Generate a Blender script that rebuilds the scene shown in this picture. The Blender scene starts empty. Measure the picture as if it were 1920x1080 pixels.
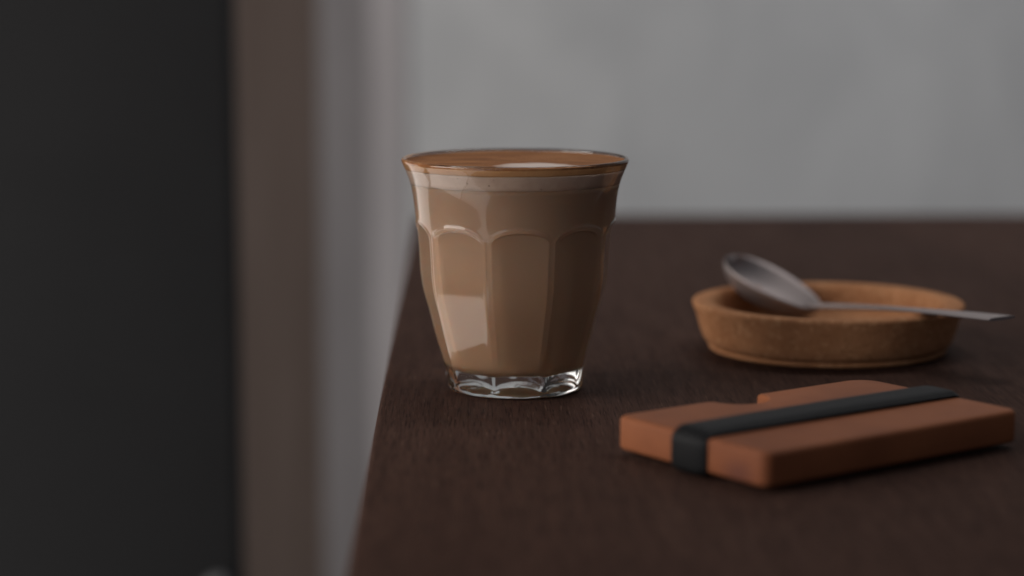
import bpy, bmesh, math, random
from mathutils import Vector, Matrix, noise
random.seed(7)
R = math.radians
S = bpy.context.scene
C = S.collection
MM = 0.001
T = 0.75                      # height of the table top above the floor

# ------------------------------------------------------------------ camera
cam_d = bpy.data.cameras.new("camera")
cam = bpy.data.objects.new("camera", cam_d)
C.objects.link(cam)
cam.location = (-0.0012, -0.850, T + 0.161)
cam.rotation_euler = (R(90 - 8.2), 0, 0)
cam_d.sensor_width = 36
cam_d.lens = 79.6
cam_d.clip_start = 0.02
cam_d.clip_end = 60
cam_d.dof.use_dof = True
cam_d.dof.focus_distance = 0.822
cam_d.dof.aperture_fstop = 4.3
S.camera = cam

# ------------------------------------------------------------------ world, lamps, exposure
W = bpy.data.worlds.new("World")
S.world = W
W.use_nodes = True
W.node_tree.nodes["Background"].inputs[0].default_value = (0.88, 0.96, 1.10, 1)
W.node_tree.nodes["Background"].inputs[1].default_value = 0.088
S.view_settings.view_transform = 'Standard'
S.view_settings.look = 'None'
S.view_settings.exposure = 0
S.view_settings.gamma = 1
S.render.engine = 'CYCLES'
S.cycles.use_denoising = True
S.cycles.max_bounces = 16
S.cycles.transmission_bounces = 14
S.cycles.glossy_bounces = 6
S.cycles.diffuse_bounces = 5
S.cycles.sample_clamp_indirect = 4
S.cycles.caustics_refractive = True
S.cycles.caustics_reflective = True
S.cycles.blur_glossy = 0.3


def area(name, loc, target, sx, sy, power, col=(1, 1, 1), spread=180):
    d = bpy.data.lights.new(name, 'AREA')
    d.shape = 'RECTANGLE'
    d.size, d.size_y = sx, sy
    d.energy = power
    d.color = col
    d.spread = R(spread)
    o = bpy.data.objects.new(name, d)
    C.objects.link(o)
    o.location = loc
    o.rotation_euler = (Vector(target) - Vector(loc)).to_track_quat('-Z', 'Y').to_euler()
    return o


# tall window on the left, and an added overhead fill lamp that brightens the wall
area("window_light", (-1.50, -0.46, T + 0.52), (0.0, 0.0, T + 0.05), 1.2, 1.3, 27.0, (1.0, 0.94, 0.89))
# the same window wall goes on below the table: its low pane, and the pane farther back
area("low_window_light", (-0.66, -0.04, T - 0.46), (0.0, -0.04, T - 0.20), 0.60, 0.40, 1.35, (1.0, 0.94, 0.90))
area("low_front_rib_light", (-0.66, -0.72, T - 0.46), (0.0, -0.72, T - 0.20), 0.72, 0.40, 1.0, (1.0, 0.94, 0.90))  # added low lamp that puts highlights on the glass ribs
# added weak fill lamp on the camera side, in place of stray room light
area("room_fill_light", (-1.10, -1.75, T + 0.35), (0.0, 0.0, T + 0.05), 1.3, 1.1, 5.4, (0.93, 0.96, 1.06))
area("back_window_light", (-0.80, 0.66, T - 0.14), (0.0, 0.25, T - 0.02), 0.55, 0.60, 1.5, (1.0, 0.94, 0.90))
area("wall_fill_light", (0.55, 0.50, T + 1.60), (0.50, 1.15, T + 0.05), 1.5, 0.5, 9.5, (1.0, 0.985, 0.985), 140)


# ------------------------------------------------------------------ helpers
def link(name, me, mat=None, parent=None):
    o = bpy.data.objects.new(name, me)
    C.objects.link(o)
    if mat:
        me.materials.append(mat)
    if parent:
        o.parent = parent
    return o


def bobj(name, bm, mat=None, parent=None, smooth=True):
    me = bpy.data.meshes.new(name)
    bmesh.ops.recalc_face_normals(bm, faces=bm.faces)
    bm.to_mesh(me)
    bm.free()
    if smooth:
        for p in me.polygons:
            p.use_smooth = True
    return link(name, me, mat, parent)


def pobj(name, verts, faces, mat=None, parent=None, smooth=True):
    bm = bmesh.new()
    vs = [bm.verts.new(v) for v in verts]
    for f in faces:
        bm.faces.new([vs[i] for i in f])
    return bobj(name, bm, mat, parent, smooth)


def tag(o, label=None, cat=None, group=None, kind=None):
    if label: o["label"] = label
    if cat: o["category"] = cat
    if group: o["group"] = group
    if kind: o["kind"] = kind
    return o


def empty(name, loc, rz=0.0):
    o = bpy.data.objects.new(name, None)
    C.objects.link(o)
    o.empty_display_size = 0.02
    o.location = loc
    o.rotation_euler = (0, 0, rz)
    return o


def spline(pts, x):
    """monotone-ish cubic (Catmull-Rom with limited slopes) through (x, y) points"""
    n = len(pts)
    if x <= pts[0][0]: return pts[0][1]
    if x >= pts[-1][0]: return pts[-1][1]
    d = [(pts[i + 1][1] - pts[i][1]) / (pts[i + 1][0] - pts[i][0]) for i in range(n - 1)]
    m = [d[0]] + [0 if d[i - 1] * d[i] <= 0 else 2 * d[i - 1] * d[i] / (d[i - 1] + d[i]) for i in range(1, n - 1)] + [d[-1]]
    for i in range(n - 1):
        if x <= pts[i + 1][0]:
            h = pts[i + 1][0] - pts[i][0]
            t = (x - pts[i][0]) / h
            return ((2*t**3 - 3*t**2 + 1) * pts[i][1] + (t**3 - 2*t**2 + t) * h * m[i]
                    + (-2*t**3 + 3*t**2) * pts[i + 1][1] + (t**3 - t**2) * h * m[i + 1])


def sstep(a, b, x):
    t = min(1, max(0, (x - a) / (b - a)))
    return t * t * (3 - 2 * t)


def rings(name, ring_list, n, mat, parent=None, cap0=True, cap1=True):
    """ring_list: list of functions theta -> (x, y, z); joined bottom to top; single-point caps"""
    verts, faces = [], []
    for f in ring_list:
        for k in range(n):
            verts.append(f(2 * math.pi * k / n))
    for i in range(len(ring_list) - 1):
        for k in range(n):
            a, b = i * n + k, i * n + (k + 1) % n
            faces.append((a, b, b + n, a + n))
    if cap0:
        c = len(verts)
        z = [ring_list[0](2 * math.pi * k / n) for k in range(n)]
        verts.append(tuple(sum(v[j] for v in z) / n for j in range(3)))
        for k in range(n): faces.append(((k + 1) % n, k, c))
    if cap1:
        c = len(verts)
        z = [ring_list[-1](2 * math.pi * k / n) for k in range(n)]
        o = (len(ring_list) - 1) * n
        verts.append(tuple(sum(v[j] for v in z) / n for j in range(3)))
        for k in range(n): faces.append((o + k, o + (k + 1) % n, c))
    return pobj(name, verts, faces, mat, parent)


def lathe(name, prof, n, mat, parent=None, wob=0.0, seed=0, cap0=True, cap1=True):
    """prof: list of (r, z) in mm"""
    def ring(r, z):
        def f(a):
            w = 1 + wob * noise.noise((math.cos(a) * 1.3 + seed, math.sin(a) * 1.3, z * 0.05))
            return (r * w * MM * math.cos(a), r * w * MM * math.sin(a), z * MM)
        return f
    return rings(name, [ring(r, z) for r, z in prof], n, mat, parent, cap0, cap1)


def box_bm(bm, x0, x1, y0, y1, z0, z1):
    r = bmesh.ops.create_cube(bm, size=1)
    for v in r["verts"]:
        v.co = Vector(((x0 + x1) / 2 + v.co.x * (x1 - x0), (y0 + y1) / 2 + v.co.y * (y1 - y0), (z0 + z1) / 2 + v.co.z * (z1 - z0)))


def bevel_all(bm, w, seg=3, ang=0.5):
    es = [e for e in bm.edges if len(e.link_faces) == 2 and e.calc_face_angle(0) > ang]
    bmesh.ops.bevel(bm, geom=es, offset=w, segments=seg, profile=0.5, affect='EDGES', clamp_overlap=True)


def flat_smooth(o, ang=35):
    for p in o.data.polygons: p.use_smooth = True
    o.data.set_sharp_from_angle(angle=R(ang))


# ------------------------------------------------------------------ materials
class N:
    def __init__(s, name):
        s.m = bpy.data.materials.new(name)
        s.m.use_nodes = True
        s.nt = s.m.node_tree
        s.b = s.nt.nodes["Principled BSDF"]
        s.out = s.nt.nodes["Material Output"]

    def n(s, t, **kw):
        x = s.nt.nodes.new(t)
        for k, v in kw.items():
            if k.startswith("i_"):
                x.inputs[k[2:].replace("_", " ")].default_value = v
            else:
                setattr(x, k, v)
        return x

    def l(s, a, b): s.nt.links.new(a, b)

    def coords(s, scale=(1, 1, 1), loc=(0, 0, 0)):
        tc = s.n("ShaderNodeTexCoord")
        mp = s.n("ShaderNodeMapping")
        mp.inputs["Scale"].default_value = scale
        mp.inputs["Location"].default_value = loc
        s.l(tc.outputs["Object"], mp.inputs[0])
        return mp.outputs[0]

    def noise(s, vec, scale, detail=4, rough=0.55, dist=0.0):
        x = s.n("ShaderNodeTexNoise")
        x.inputs["Scale"].default_value = scale
        x.inputs["Detail"].default_value = detail
        x.inputs["Roughness"].default_value = rough
        x.inputs["Distortion"].default_value = dist
        s.l(vec, x.inputs["Vector"])
        return x.outputs["Fac"]

    def ramp(s, fac, stops):
        x = s.n("ShaderNodeValToRGB")
        e = x.color_ramp.elements
        while len(e) < len(stops): e.new(0.5)
        for k, (p, c) in enumerate(stops):
            e[k].position = p
            e[k].color = (c if isinstance(c, tuple) else (c, c, c)) + (1,)
        s.l(fac, x.inputs[0])
        return x.outputs[0]

    def mix(s, fac, a, b, mode='MIX'):
        x = s.n("ShaderNodeMix", data_type='RGBA', blend_type=mode)
        for sock, v in ((x.inputs[0], fac), (x.inputs[6], a), (x.inputs[7], b)):
            if isinstance(v, (int, float)): sock.default_value = v
            elif isinstance(v, tuple): sock.default_value = v + (1,)
            else: s.l(v, sock)
        return x.outputs[2]

    def col(s, c):
        if isinstance(c, tuple): s.b.inputs["Base Color"].default_value = c + (1,)
        else: s.l(c, s.b.inputs["Base Color"])

    def set(s, rough=0.5, spec=0.5, metal=0.0):
        if isinstance(rough, (int, float)): s.b.inputs["Roughness"].default_value = rough
        else: s.l(rough, s.b.inputs["Roughness"])
        s.b.inputs["Specular IOR Level"].default_value = spec
        s.b.inputs["Metallic"].default_value = metal

    def bump(s, h, strength, dist):
        x = s.n("ShaderNodeBump")
        x.inputs["Strength"].default_value = strength
        x.inputs["Distance"].default_value = dist
        s.l(h, x.inputs["Height"])
        s.l(x.outputs[0], s.b.inputs["Normal"])


def m_table():
    m = N("dark_walnut")
    v = m.coords((1, 0.035, 1))
    fine = m.noise(v, 1500, 3, 0.6)
    mid = m.noise(m.coords((1, 0.05, 1), (3, 0, 0)), 260, 4, 0.6, 0.4)
    big = m.noise(m.coords((1, 0.22, 1), (0, 5, 0)), 14, 4, 0.55, 0.8)
    c = m.ramp(big, [(0.3, (0.045, 0.0235, 0.0175)), (0.7, (0.064, 0.034, 0.0250))])
    c = m.mix(m.ramp(mid, [(0.35, 0.0), (0.7, 0.55)]), c, (0.032, 0.018, 0.0142))
    c = m.mix(m.ramp(fine, [(0.50, 0.0), (0.64, 0.9)]), c, (0.022, 0.0120, 0.0098))
    c = m.mix(m.ramp(m.noise(m.coords((1, 0.06, 1), (9, 2, 0)), 1100, 2, 0.5), [(0.6, 0.0), (0.74, 0.40)]), c, (0.130, 0.078, 0.056))
    m.col(c)
    m.set(m.ramp(mid, [(0.3, 0.62), (0.7, 0.74)]), 0.03)
    m.bump(fine, 0.25, 0.0002)
    return m.m


def m_wall():
    m = N("grey_plaster")
    a = m.noise(m.coords((1, 1, 0.8)), 5.0, 5, 0.6, 0.6)
    b = m.noise(m.coords((1, 1, 1), (4, 0, 2)), 1.6, 3, 0.5)
    c = m.ramp(a, [(0.32, (0.39, 0.395, 0.40)), (0.68, (0.53, 0.535, 0.535))])
    c = m.mix(m.ramp(b, [(0.35, 0.0), (0.7, 0.35)]), c, (0.40, 0.405, 0.41))
    m.col(c)
    m.set(0.85, 0.2)
    m.bump(m.noise(m.coords(), 60, 5, 0.6), 0.2, 0.004)
    return m.m


def m_wood_post():
    m = N("brown_timber")
    g = m.noise(m.coords((1, 1, 0.06)), 60, 4, 0.6, 0.5)
    m.col(m.ramp(g, [(0.3, (0.080, 0.058, 0.048)), (0.7, (0.110, 0.084, 0.072))]))
    m.set(0.7, 0.2)
    m.bump(g, 0.3, 0.002)
    return m.m


def m_shade_strip(name="mauve_grey_shade", k=1.0):  # in-between greys that paint the wall's fading shade
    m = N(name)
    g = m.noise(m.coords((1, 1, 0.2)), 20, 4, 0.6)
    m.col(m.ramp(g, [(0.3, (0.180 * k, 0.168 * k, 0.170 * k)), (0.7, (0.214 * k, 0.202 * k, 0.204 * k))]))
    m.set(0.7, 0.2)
    return m.m


def m_knob():
    m = N("dark_metal")
    g = m.noise(m.coords(), 200, 3, 0.5)
    m.col(m.ramp(g, [(0.3, (0.055, 0.055, 0.055)), (0.7, (0.07, 0.07, 0.07))]))
    m.set(0.45, 0.5)
    return m.m


def m_black(name="matte_black_paint", k=1.0):
    m = N(name)
    a = m.noise(m.coords(), 9, 4, 0.5)
    m.col(m.ramp(a, [(0.3, (0.0175 * k, 0.0175 * k, 0.0180 * k)), (0.7, (0.020 * k, 0.020 * k, 0.0205 * k))]))
    m.set(0.75, 0.1)
    m.bump(m.noise(m.coords(), 300, 3, 0.5), 0.1, 0.0004)
    return m.m


def m_floor():
    m = N("floor_concrete")
    a = m.noise(m.coords(), 6, 6, 0.6)
    m.col(m.ramp(a, [(0.3, (0.16, 0.155, 0.15)), (0.7, (0.23, 0.225, 0.22))]))
    m.set(0.6, 0.3)
    return m.m


def m_glass():
    m = N("clear_glass")
    g = m.n("ShaderNodeBsdfGlass")
    g.inputs["Color"].default_value = (0.985, 0.99, 0.985, 1)
    g.inputs["IOR"].default_value = 1.5
    g.inputs["Roughness"].default_value = 0.0
    m.l(g.outputs[0], m.out.inputs[0])
    return m.m


def m_coffee():
    m = N("milky_coffee")
    tc = m.n("ShaderNodeTexCoord")
    sp = m.n("ShaderNodeSeparateXYZ")
    m.l(tc.outputs["Object"], sp.inputs[0])
    mr = m.n("ShaderNodeMapRange")
    mr.inputs[1].default_value, mr.inputs[2].default_value = 0.008, 0.078
    m.l(sp.outputs[2], mr.inputs[0])
    c = m.ramp(mr.outputs[0], [(0.0, (0.48, 0.295, 0.178)), (0.6, (0.485, 0.318, 0.212)), (1.0, (0.445, 0.30, 0.208))])
    c = m.mix(m.ramp(m.noise(m.coords((1, 1, 0.5)), 45, 4, 0.5), [(0.35, 0.0), (0.7, 0.18)]), c, (0.30, 0.17, 0.10))
    m.col(c)
    m.set(0.5, 0.1)
    m.b.inputs["Subsurface Weight"].default_value = 1.0
    m.b.inputs["Subsurface Radius"].default_value = (1.0, 0.6, 0.4)
    m.b.inputs["Subsurface Scale"].default_value = 0.003
    return m.m


def m_foam():
    m = N("milk_foam")
    v = m.n("ShaderNodeTexVoronoi")
    v.inputs["Scale"].default_value = 230
    m.l(m.coords(), v.inputs["Vector"])
    c = m.ramp(m.noise(m.coords(), 120, 4, 0.6), [(0.3, (0.46, 0.33, 0.255)), (0.7, (0.56, 0.42, 0.335))])
    c = m.mix(m.ramp(v.outputs["Distance"], [(0.035, 0.85), (0.10, 0.0)]), c, (0.10, 0.05, 0.03))
    m.col(c)
    m.set(0.6, 0.2)
    return m.m


def m_crema():
    m = N("coffee_crema")
    tc = m.n("ShaderNodeTexCoord")
    mp = m.n("ShaderNodeMapping")
    mp.inputs["Location"].default_value = (-0.008 / 0.021, 0.023 / 0.017, 0)
    mp.inputs["Scale"].default_value = (1 / 0.021, 1 / 0.017, 0.0)
    m.l(tc.outputs["Object"], mp.inputs[0])
    ln = m.n("ShaderNodeVectorMath", operation='LENGTH')
    m.l(mp.outputs[0], ln.inputs[0])
    ad = m.n("ShaderNodeMath", operation='ADD')
    wob = m.n("ShaderNodeMath", operation='MULTIPLY')
    m.l(m.noise(m.coords(), 120, 3, 0.5), wob.inputs[0])
    wob.inputs[1].default_value = 0.55
    m.l(ln.outputs["Value"], ad.inputs[0])
    m.l(wob.outputs[0], ad.inputs[1])
    base = m.ramp(m.noise(m.coords((0.5, 1.6, 0.6)), 75, 5, 0.6, 1.5), [(0.3, (0.165, 0.064, 0.024)), (0.5, (0.26, 0.108, 0.042)), (0.72, (0.38, 0.175, 0.072))])
    sp = m.n("ShaderNodeSeparateXYZ")
    m.l(tc.outputs["Object"], sp.inputs[0])
    gt = m.n("ShaderNodeMath", operation='GREATER_THAN')
    m.l(sp.outputs[2], gt.inputs[0])
    gt.inputs[1].default_value = 0.08655
    white = m.ramp(ad.outputs[0], [(0.62, 0.95), (0.85, 0.55), (1.05, 0.0)])
    mask = m.n("ShaderNodeMath", operation='MULTIPLY')
    m.l(white, mask.inputs[0])
    m.l(gt.outputs[0], mask.inputs[1])
    v = m.n("ShaderNodeTexVoronoi")
    v.inputs["Scale"].default_value = 900
    m.l(m.coords(), v.inputs["Vector"])
    base = m.mix(m.ramp(v.outputs["Distance"], [(0.1, 0.45), (0.4, 0.0)]), base, (0.52, 0.27, 0.12))
    base = m.mix(gt.outputs[0], m.mix(0.6, base, (0.54, 0.30, 0.14)), base)
    m.col(m.mix(mask.outputs[0], base, (0.66, 0.55, 0.49)))
    m.set(0.6, 0.04)
    return m.m


def m_cork():
    m = N("cork")
    v = m.n("ShaderNodeTexVoronoi")
    v.inputs["Scale"].default_value = 520
    m.l(m.coords(), v.inputs["Vector"])
    big = m.noise(m.coords(), 60, 4, 0.6)
    c = m.ramp(big, [(0.3, (0.33, 0.142, 0.062)), (0.7, (0.43, 0.203, 0.094))])
    hs = m.n("ShaderNodeSeparateColor")
    m.l(v.outputs["Color"], hs.inputs[0])
    c = m.mix(m.ramp(hs.outputs[0], [(0.0, 0.40), (0.35, 0.0)]), c, (0.23, 0.105, 0.045))
    c = m.mix(m.ramp(hs.outputs[1], [(0.7, 0.0), (1.0, 0.35)]), c, (0.62, 0.34, 0.17))
    m.col(c)
    m.set(0.85, 0.15)
    m.bump(v.outputs["Distance"], 0.4, 0.0004)
    return m.m


def m_leather():
    m = N("tan_leather")
    g = m.noise(m.coords(), 900, 4, 0.6)
    b = m.noise(m.coords(), 24, 5, 0.6)
    c = m.ramp(b, [(0.3, (0.172, 0.058, 0.027)), (0.7, (0.270, 0.096, 0.042))])
    c = m.mix(m.ramp(g, [(0.4, 0.0), (0.75, 0.25)]), c, (0.22, 0.078, 0.034))
    m.col(c)
    tc = m.n("ShaderNodeTexCoord")
    mp = m.n("ShaderNodeMapping")
    mp.inputs["Location"].default_value = (0.057 / 0.006, 0.0245 / 0.0095, -0.0045 / 0.006)
    mp.inputs["Scale"].default_value = (1 / 0.006, 1 / 0.0095, 1 / 0.006)
    m.l(tc.outputs["Object"], mp.inputs[0])
    ln = m.n("ShaderNodeVectorMath", operation='LENGTH')
    m.l(mp.outputs[0], ln.inputs[0])
    c = m.mix(m.ramp(ln.outputs["Value"], [(0.2, 0.6), (1.15, 0.0)]), c, (0.090, 0.036, 0.030))
    m.col(c)
    m.set(0.55, 0.10)
    m.bump(g, 0.25, 0.0004)
    return m.m


def m_elastic():
    m = N("black_elastic")
    w = m.n("ShaderNodeTexWave", wave_type='BANDS', bands_direction='Y')
    w.inputs["Scale"].default_value = 300
    w.inputs["Distortion"].default_value = 0.4
    m.l(m.coords(), w.inputs["Vector"])
    m.col(m.ramp(w.outputs["Fac"], [(0.2, (0.005, 0.005, 0.0054)), (0.8, (0.009, 0.009, 0.0095))]))
    m.set(0.5, 0.12)
    m.bump(w.outputs["Fac"], 0.4, 0.0003)
    return m.m


def m_steel():
    m = N("brushed_steel")
    g = m.noise(m.coords((1, 0.05, 1)), 900, 3, 0.6)
    m.col((0.34, 0.295, 0.285))
    m.set(m.ramp(g, [(0.3, 0.55), (0.7, 0.62)]), 0.5, 1.0)
    return m.m


MT = dict(table=m_table(), wall=m_wall(), post=m_wood_post(), shade_strip=m_shade_strip(), shade_strip_pale=m_shade_strip("pale_grey_shade", 1.75), knob=m_knob(), black=m_black(), floor=m_floor(), glass=m_glass(),
          coffee=m_coffee(), foam=m_foam(), crema=m_crema(), cork=m_cork(), leather=m_leather(), elastic=m_elastic(), steel=m_steel())

# ------------------------------------------------------------------ the setting
bm = bmesh.new()
box_bm(bm, -3.2, 4.2, -3.0, 1.40, -0.02, 0.0)
tag(bobj("floor", bm, MT["floor"], smooth=False), kind="structure")

bm = bmesh.new()
box_bm(bm, -3.2, 4.2, 1.40, 1.52, 0.0, 2.6)
wall = tag(bobj("wall", bm, MT["wall"], smooth=False), "pale grey mottled plaster wall behind the table", "wall")

post = empty("timber_post", (-0.232, 1.36, 0))
tag(post, "blurred brown upright post against the grey wall beside the black panel", "post")
bm = bmesh.new()
box_bm(bm, -0.058, 0.040, 0.034, 0.0385, 0.0, 2.55)
flat_smooth(bobj("shaft", bm, MT["post"], post))
for x0, x1, y0, mt in ((0.0402, 0.090, 0.0344, "shade_strip"), (0.0902, 0.126, 0.0348, "shade_strip_pale")):  # strips coloured in steps for the shade fading across the wall
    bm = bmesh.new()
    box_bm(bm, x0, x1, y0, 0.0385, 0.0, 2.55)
    flat_smooth(bobj("shade_strip", bm, MT[mt], post))

# black upright panel on the left
root = empty("black_panel", (-0.187, 0.65, 0))
tag(root, "tall matte black upright panel filling the left side of the photo", "panel")
bm = bmesh.new()
box_bm(bm, -0.24, 0.0, 0.0, 0.035, 0.0, 2.3)
bevel_all(bm, 0.004, 3)
flat_smooth(bobj("board", bm, MT["black"], root))
bm = bmesh.new()
bmesh.ops.create_uvsphere(bm, u_segments=20, v_segments=12, radius=0.010)
for v in bm.verts:
    v.co = Vector((v.co.x - 0.014, v.co.y * 0.7 - 0.006, v.co.z + T - 0.2605))
bobj("knob", bm, MT["knob"], root)

# ------------------------------------------------------------------ table
troot = empty("table", (-0.0510, 0.0, 0), R(1.15))
tag(troot, "dark brown wooden table with visible grain under the coffee glass", "table")
bm = bmesh.new()
box_bm(bm, 0.0, 0.80, -0.70, 0.596, T - 0.03, T)
bevel_all(bm, 0.0025, 4)
top = bobj("tabletop", bm, MT["table"], troot)
flat_smooth(top, 50)
for x in (0.05, 0.75):
    for y in (-0.65, 0.50):
        bm = bmesh.new()
        box_bm(bm, x - 0.025, x + 0.025, y - 0.025, y + 0.025, 0.0, T - 0.0302)
        bevel_all(bm, 0.003, 2)
        flat_smooth(bobj("leg", bm, MT["table"], troot))

# ------------------------------------------------------------------ drinking glass
H = 88.0
RIB = [(0, 24.4), (0.6, 25.3), (2, 25.9), (5, 26.3), (9, 27.1), (18, 29.6), (30, 32.7), (38, 34.9), (45, 35.9), (52, 36.3),
       (59, 36.8), (64, 37.5), (69, 38.0), (74, 38.6), (79, 39.7), (83, 41.2), (86, 42.5), (87.2, 42.9)]
NF = 9
HALF = math.pi / NF
PH0 = R(-90 + 3.0)             # one facet faces the camera, turned a little to its right


PANEL = 0.875                  # share of the spacing taken by the flat panel, the rest is the round rib


def outer_r(a, z):
    r = spline(RIB, z)
    if z > 68 or z < 0.3:
        return r
    ph = (a - PH0 + HALF) % (2 * HALF) - HALF
    q = abs(ph) / (HALF * PANEL)
    panel = r * 0.964 / math.cos(ph) - 0.32
    za = 63.6 - 4.9 * (1 - math.sqrt(max(0.0, 1 - min(1, q) ** 2.3)))
    sd = min((1 - q) * PANEL * HALF * r, (za - z) * (1.0 if q < 0.9 else 0.8))   # mm inside the panel
    fade = 0.16 + 0.84 * sstep(1.0, 9, z)
    m = sstep(-0.35, 0.85, sd) * fade
    bead = 0.30 * math.exp(-((sd + 0.75) / 0.65) ** 2) * fade
    return r + (panel - r) * m + bead


INN = [(8.2, 0.0), (8.0, 8.0), (8.2, 16.0), (9.2, 20.8), (11.2, 23.2), (14, 24.3), (18, 25.7), (30, 29.0), (38, 31.1), (45, 32.2), (52, 32.9),
       (59, 33.6), (64, 34.4), (69, 35.3), (74, 36.4), (79, 37.8), (83, 39.5), (86, 41.0), (87.2, 41.5)]
INZ = [(z, r) for z, r in INN[2:]]


def inner_r(z): return spline(INZ, z)


def inner_f(a, z):
    """the pressed wall keeps its thickness, so the inside echoes the facets"""
    g = 0.85 * sstep(9.5, 18, z) * (1 - sstep(66, 70, z))
    return inner_r(z) + (g * (outer_r(a, z) - spline(RIB, z)) if g > 0 else 0)


def wavy(a, r, amp, f, s):
    return amp * noise.noise((math.cos(a) * r * f + s, math.sin(a) * r * f, s))


gl_rings = []
NT = 450


def mk(rf, zf):
    def f(a):
        r, z = rf(a), zf(a)
        return (r * MM * math.cos(a), r * MM * math.sin(a), z * MM)
    return f


# underside: shallow punt with pressed ripples, then the standing ring
for r, z in [(1.5, 2.3), (4, 2.3), (7, 2.2), (10, 2.0), (13, 1.7), (15, 1.4), (17, 1.05), (19, 0.7), (20.5, 0.35), (21.6, 0.12), (22.4, 0.02), (23.4, 0.02), (24.0, 0.1)]:
    amp = 0.0 if r > 21 else 0.36 * (1 - sstep(16, 21, r) * 0.7)
    gl_rings.append(mk(lambda a, r=r: r, lambda a, r=r, z=z, amp=amp: max(0.02, z + wavy(a, r, amp, 0.16, 3.1))))
zs = [0.25 * i for i in range(1, 12)] + [3 + 1.0 * i for i in range(0, 52)] + [55 + 0.25 * i for i in range(0, 40)] + [65 + 0.9 * i for i in range(0, 24)] + [86.2]
for z in zs:
    gl_rings.append(mk(lambda a, z=z: outer_r(a, z) + (wavy(a, 20, 0.16, 0.16, z * 0.22 + 9) * (1 - sstep(4, 9, z))), lambda a, z=z: z))
# rounded lip
ro, ri = spline(RIB, 86.6), spline(INZ, 86.6)
cm, rw = (ro + ri) / 2, (ro - ri) / 2 + 0.12
for k in range(0, 13):
    t = math.pi * k / 12
    gl_rings.append(mk(lambda a, t=t: cm + rw * math.cos(t), lambda a, t=t: 86.9 + 1.0 * math.sin(t)))
zi = [86.0, 84.5, 83, 81, 79, 77, 75, 72, 69, 67, 66] + [65 - 0.3 * i for i in range(0, 32)] + [55, 53.5, 52, 50, 48, 45, 42, 39, 36, 33, 30, 27, 24, 21, 18, 16, 14, 12.6, 11.4, 10.4, 9.6, 9.0, 8.6]
for z in zi:
    gl_rings.append(mk(lambda a, z=z: inner_f(a, z), lambda a, z=z: z))
for r in (14.5, 12, 8, 4, 1.5):
    gl_rings.append(mk(lambda a, r=r: r, lambda a, r=r: 8.05 + 0.15 * (r / 16) ** 2))
groot = rings("drinking_glass", gl_rings, NT, MT["glass"])
groot.location = (0, 0, T + 0.0003)
tag(groot, "clear faceted glass tumbler with flared rim standing near the table's left edge", "glass")

# coffee in the glass: body, foam band, crema on top
croot = empty("coffee", (0, 0, T + 0.0003))
tag(croot, "milky latte coffee with pale foam band and brown crema filling the faceted glass", "coffee")
E_ = 0.10
body = [mk(lambda a, r=r: r, lambda a, z=z: z) for r, z in ((2, 7.95), (8, 7.95), (14.5, 8.05))]
for z in [78.9] + [q for q in zi if q < 78.7]:
    body.insert(3, mk(lambda a, z=z: inner_f(a, z) + E_, lambda a, z=z: z - 0.03))
body += [mk(lambda a, r=r: r, lambda a: 78.87) for r in (30, 10)]
rings("coffee_body", body, 360, MT["coffee"], croot)
def uneven(prof, name, mat, lo, hi, seed):
    """lathe whose lower / upper edge wanders a little, as settled foam does"""
    rl = []
    for r, z in prof:
        def f(a, r=r, z=z):
            k = 0.28 * noise.noise((math.cos(a) * 2.2 + seed, math.sin(a) * 2.2, 0)) + 0.10 * noise.noise((math.cos(a) * 9 + seed, math.sin(a) * 9, 4))
            zz = z + (k if abs(z - lo) < 0.3 else 0)
            return (r * MM * math.cos(a), r * MM * math.sin(a), zz * MM)
        rl.append(f)
    return rings(name, rl, 240, mat, croot)


foam = [(10, 79.0), (30, 78.95)] + [(inner_r(z) + E_, z) for z in (78.9, 80.2, 81, 82, 83, 83.7, 84.35)] + [(30, 84.35), (10, 84.35)]
uneven([(r + (0.03 if 78.5 < z < 83.5 and r > 31 else 0), z) for r, z in foam], "foam_layer", MT["foam"], 78.9, 84.4, 2)
crema = [(10, 84.6), (30, 84.55)] + [(inner_r(z) + E_, z) for z in (84.4, 84.9, 85.4, 86.0)] + [(cm - rw + E_, 86.6), (cm - 0.99 * rw + E_, 86.98), (cm - 1.06 * rw, 86.9), (40.6, 86.65), (39.4, 86.58)] + \
        [(r, 86.58 + 0.35 * (1 - (r / 38) ** 2)) for r in (36, 32, 27, 22, 17, 12, 7, 3)]
uneven([(r + (0.05 if z < 85.2 and r > 31 else 0), z) for r, z in crema], "crema", MT["crema"], 84.4, 88, 7)

# ------------------------------------------------------------------ cork dish
droot = empty("cork_dish", (0.1310, 0.0878, T))
tag(droot, "round tan cork dish with thick rim holding a metal spoon", "dish")
prof = [(49.0, 2.9), (50.4, 3.3), (51.8, 5.2), (53.2, 9), (54.6, 14.5), (56.2, 18.4), (56.6, 19.6), (56.2, 20.4), (55.2, 20.7), (50.2, 20.7), (48.4, 20.3),
        (47.3, 19.0), (46.2, 15), (44.8, 11.3), (42.5, 9.7), (40, 9.2), (20, 9.1), (4, 9.1)]
lathe("bowl", prof, 128, MT["cork"], droot, 0.008, 3)
lathe("base", [(4, 0.1), (44, 0.1), (48.2, 0.2), (49.3, 0.8), (49.7, 1.6), (49.4, 2.3), (48.5, 2.75), (30, 2.8)], 128, MT["cork"], droot, 0.006, 3)

# ------------------------------------------------------------------ spoon lying in the dish
neck = Vector((0.1285, 0.1010, 0.0150))
tip = Vector((0.0945, 0.1305, 0.0345))
end = Vector((0.1880, 0.0135, 0.0247))
sroot = empty("spoon", (neck.x, neck.y, T + neck.z))
tag(sroot, "steel teaspoon resting in the cork dish with handle over its rim", "spoon")


SPOON_ROLL = 3


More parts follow.
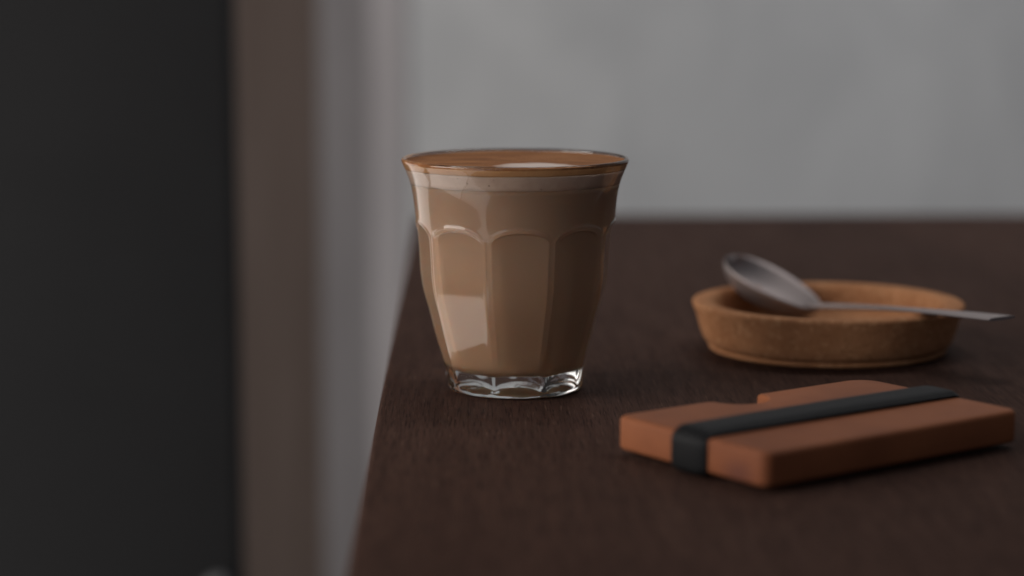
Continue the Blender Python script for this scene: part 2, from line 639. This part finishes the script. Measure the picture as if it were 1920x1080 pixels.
def spoon_bowl():
    ax = (tip - neck)
    Lb = ax.length
    ax.normalize()
    up0 = Vector((0, 0, 1))
    side = ax.cross(up0).normalized()
    up = side.cross(ax).normalized()
    roll = Matrix.Rotation(R(SPOON_ROLL), 3, ax)
    side, up = roll @ side, roll @ up
    wide, deep, th = 0.0178, 0.0112, 0.0011
    nu, nv = 40, 28
    top, bot = [], []
    for i in range(nu + 1):
        u = i / nu
        w = wide * (math.sin(math.pi * min(1, u ** 0.86 * 0.5 + 0.0)) ** 0.9 if u < 0.0 else 1)
        # egg outline: narrow at the neck, broad past the middle
        w = wide * math.sqrt(max(0.0, 1 - (2 * u - 1) ** 2)) * (0.84 + 0.26 * u)
        w = max(w, 0.0022 * (1 - u))
        d = deep * (max(0.0, 1 - (2 * u - 1) ** 2)) ** 0.6 * (0.75 + 0.5 * u)
        rt, rb = [], []
        for j in range(nv + 1):
            s = -1 + 2 * j / nv
            p = ax * (u * Lb) + side * (w * s) - up * (d * (1 - abs(s) ** 2.2))
            rt.append(p)
            rb.append(p - up * th * (1 if abs(s) < 0.999 else 0.9))
        top.append(rt)
        bot.append(rb)
    verts, faces = [], []
    m = nv + 1
    for r in top: verts += [tuple(p) for p in r]
    off = len(verts)
    for r in bot: verts += [tuple(p) for p in r]
    for i in range(nu):
        for j in range(nv):
            a = i * m + j
            faces.append((a, a + 1, a + m + 1, a + m))
            faces.append((off + a, off + a + m, off + a + m + 1, off + a + 1))
        for j in (0, nv):
            a = i * m + j
            faces.append((a, a + m, off + a + m, off + a))
    for i in (0, nu):
        for j in range(nv):
            a = i * m + j
            faces.append((a, a + 1, off + a + 1, off + a))
    bm = bmesh.new()
    vs = [bm.verts.new(v) for v in verts]
    for f in faces: bm.faces.new([vs[k] for k in f])
    bmesh.ops.remove_doubles(bm, verts=bm.verts, dist=0.00008)
    return bobj("bowl", bm, MT["steel"], sroot)


spoon_bowl()


def spoon_handle():
    p0 = (tip - neck).normalized() * 0.005 - Vector((0, 0, 0.0012))
    e = end - neck
    pts = []
    n = 40
    for i in range(n + 1):
        t = i / n
        p = p0.lerp(e, t)
        # gentle arch: low after the neck, straight towards the end
        p = p + Vector((0, 0, 0.0011 * math.sin(math.pi * t)))
        pts.append(p)
    verts, faces = [], []
    m = 12
    for i, p in enumerate(pts):
        t = i / n
        d = (pts[min(n, i + 1)] - pts[max(0, i - 1)]).normalized()
        s = d.cross(Vector((0, 0, 1))).normalized()
        u = s.cross(d).normalized()
        w = 0.0021 + 0.0052 * sstep(0.18, 1.0, t)
        h = 0.0013 - 0.0006 * sstep(0.1, 0.6, t)
        for k in range(m):
            a = 2 * math.pi * k / m
            ca, sa = math.cos(a), math.sin(a)
            q = p + s * w * math.copysign(abs(ca) ** 0.6, ca) + u * h * math.copysign(abs(sa) ** 0.7, sa)
            verts.append(tuple(q))
    for i in range(n):
        for k in range(m):
            a, b = i * m + k, i * m + (k + 1) % m
            faces.append((a, b, b + m, a + m))
    faces.append(tuple(range(m)))
    faces.append(tuple(n * m + k for k in range(m))[::-1])
    o = pobj("handle", verts, faces, MT["steel"], sroot)
    flat_smooth(o, 50)
    return o


spoon_handle()

# ------------------------------------------------------------------ card holder with elastic band
LW, WW, TH, Z0 = 115.2, 73.0, 11.2, 1.9        # length, width, thickness, lift by the band underneath (mm)
wroot = empty("card_holder", (0.1005, -0.1125, T), R(36.5))
tag(wroot, "tan leather card holder with thumb notch and black elastic band around it", "card holder")


def outline():
    """plan outline, local x along the length, +y is the far long side with the notch; counter-clockwise"""
    hl, hw = LW / 2, WW / 2
    P = []

    def corner(cx, cy, r, a0):
        for k in range(9):
            a = R(a0 + 90 * k / 8)
            P.append((cx + r * math.cos(a), cy + r * math.sin(a)))
    corner(hl - 4, -hw + 4, 4, -90)
    corner(hl - 9, hw - 9, 9, 0)
    nc, nr = -hl + 53.0, 10.0                     # thumb notch
    P.append((nc + nr + 0.8, hw))
    for k in range(15):
        a = R(0 - 180 * k / 14)
        P.append((nc + nr * math.cos(a), hw - 2.0 + 10.0 * math.sin(a)))
    P.append((nc - nr - 2.5, hw))
    corner(-hl + 5, hw - 5, 5, 90)
    corner(-hl + 4, -hw + 4, 4, 180)
    return P


P = outline()
bm = bmesh.new()
lo = [bm.verts.new((x * MM, y * MM, Z0 * MM)) for x, y in P]
hi = [bm.verts.new((x * MM, y * MM, (Z0 + TH) * MM)) for x, y in P]
bm.faces.new(lo[::-1])
bm.faces.new(hi)
for i in range(len(P)):
    j = (i + 1) % len(P)
    bm.faces.new((lo[i], lo[j], hi[j], hi[i]))
bmesh.ops.recalc_face_normals(bm, faces=bm.faces)
es = [e for e in bm.edges if abs(e.verts[0].co.z - e.verts[1].co.z) < 1e-7]
bmesh.ops.bevel(bm, geom=es, offset=0.0016, segments=4, profile=0.5, affect='EDGES', clamp_overlap=True)
slab = bobj("body", bm, MT["leather"], wroot)
flat_smooth(slab, 40)


def band():
    hl = LW / 2 + 0.15
    zb, zt = Z0 - 0.15, Z0 + TH + 0.15
    th = 2.3
    r = 3.2
    path = []                                    # closed path in (x, z), outward normal kept

    def arc(cx, cz, a0, rr):
        for k in range(9):
            a = R(a0 + 90 * k / 8)
            path.append((cx + rr * math.cos(a), cz + rr * math.sin(a), math.cos(a), math.sin(a)))
    arc(hl - r, zb + 1.6, -90, 1.6)
    arc(hl - r, zt - r, 0, r)
    for k in range(1, 16):
        t = k / 16
        path.append((hl - r - (2 * hl - 2 * r) * t, zt + 0.25 * math.sin(math.pi * t), 0, 1))
    arc(-hl + r, zt - r, 90, r)
    arc(-hl + 1.6, zb + 1.6, 180, 1.6)
    path = [(x, z, a, b) for x, z, a, b in path]
    y0, y1 = WW / 2 - 46.5, WW / 2 - 30.0
    sec = []                                     # cross-section (y, height above the path)
    nn = 10
    for k in range(nn + 1):
        s = k / nn
        y = y0 + (y1 - y0) * s
        hgt = th * (1 - abs(2 * s - 1) ** 6 * 0.65)
        sec.append((y, hgt))
    sec = sec + [(y1, 0.02), (y0, 0.02)]
    m = len(sec)
    verts, faces = [], []
    for x, z, a, b in path:
        low = 0.72 if b < -0.5 else 1.0          # pressed thin underneath
        for y, hg in sec:
            verts.append(((x + a * hg * low) * MM, y * MM, max(0.05, z + b * hg * low) * MM))
    n = len(path)
    for i in range(n):
        i2 = (i + 1) % n
        for k in range(m):
            k2 = (k + 1) % m
            faces.append((i * m + k, i * m + k2, i2 * m + k2, i2 * m + k))
    o = pobj("elastic_band", verts, faces, MT["elastic"], wroot)
    flat_smooth(o, 50)
    return o


band()
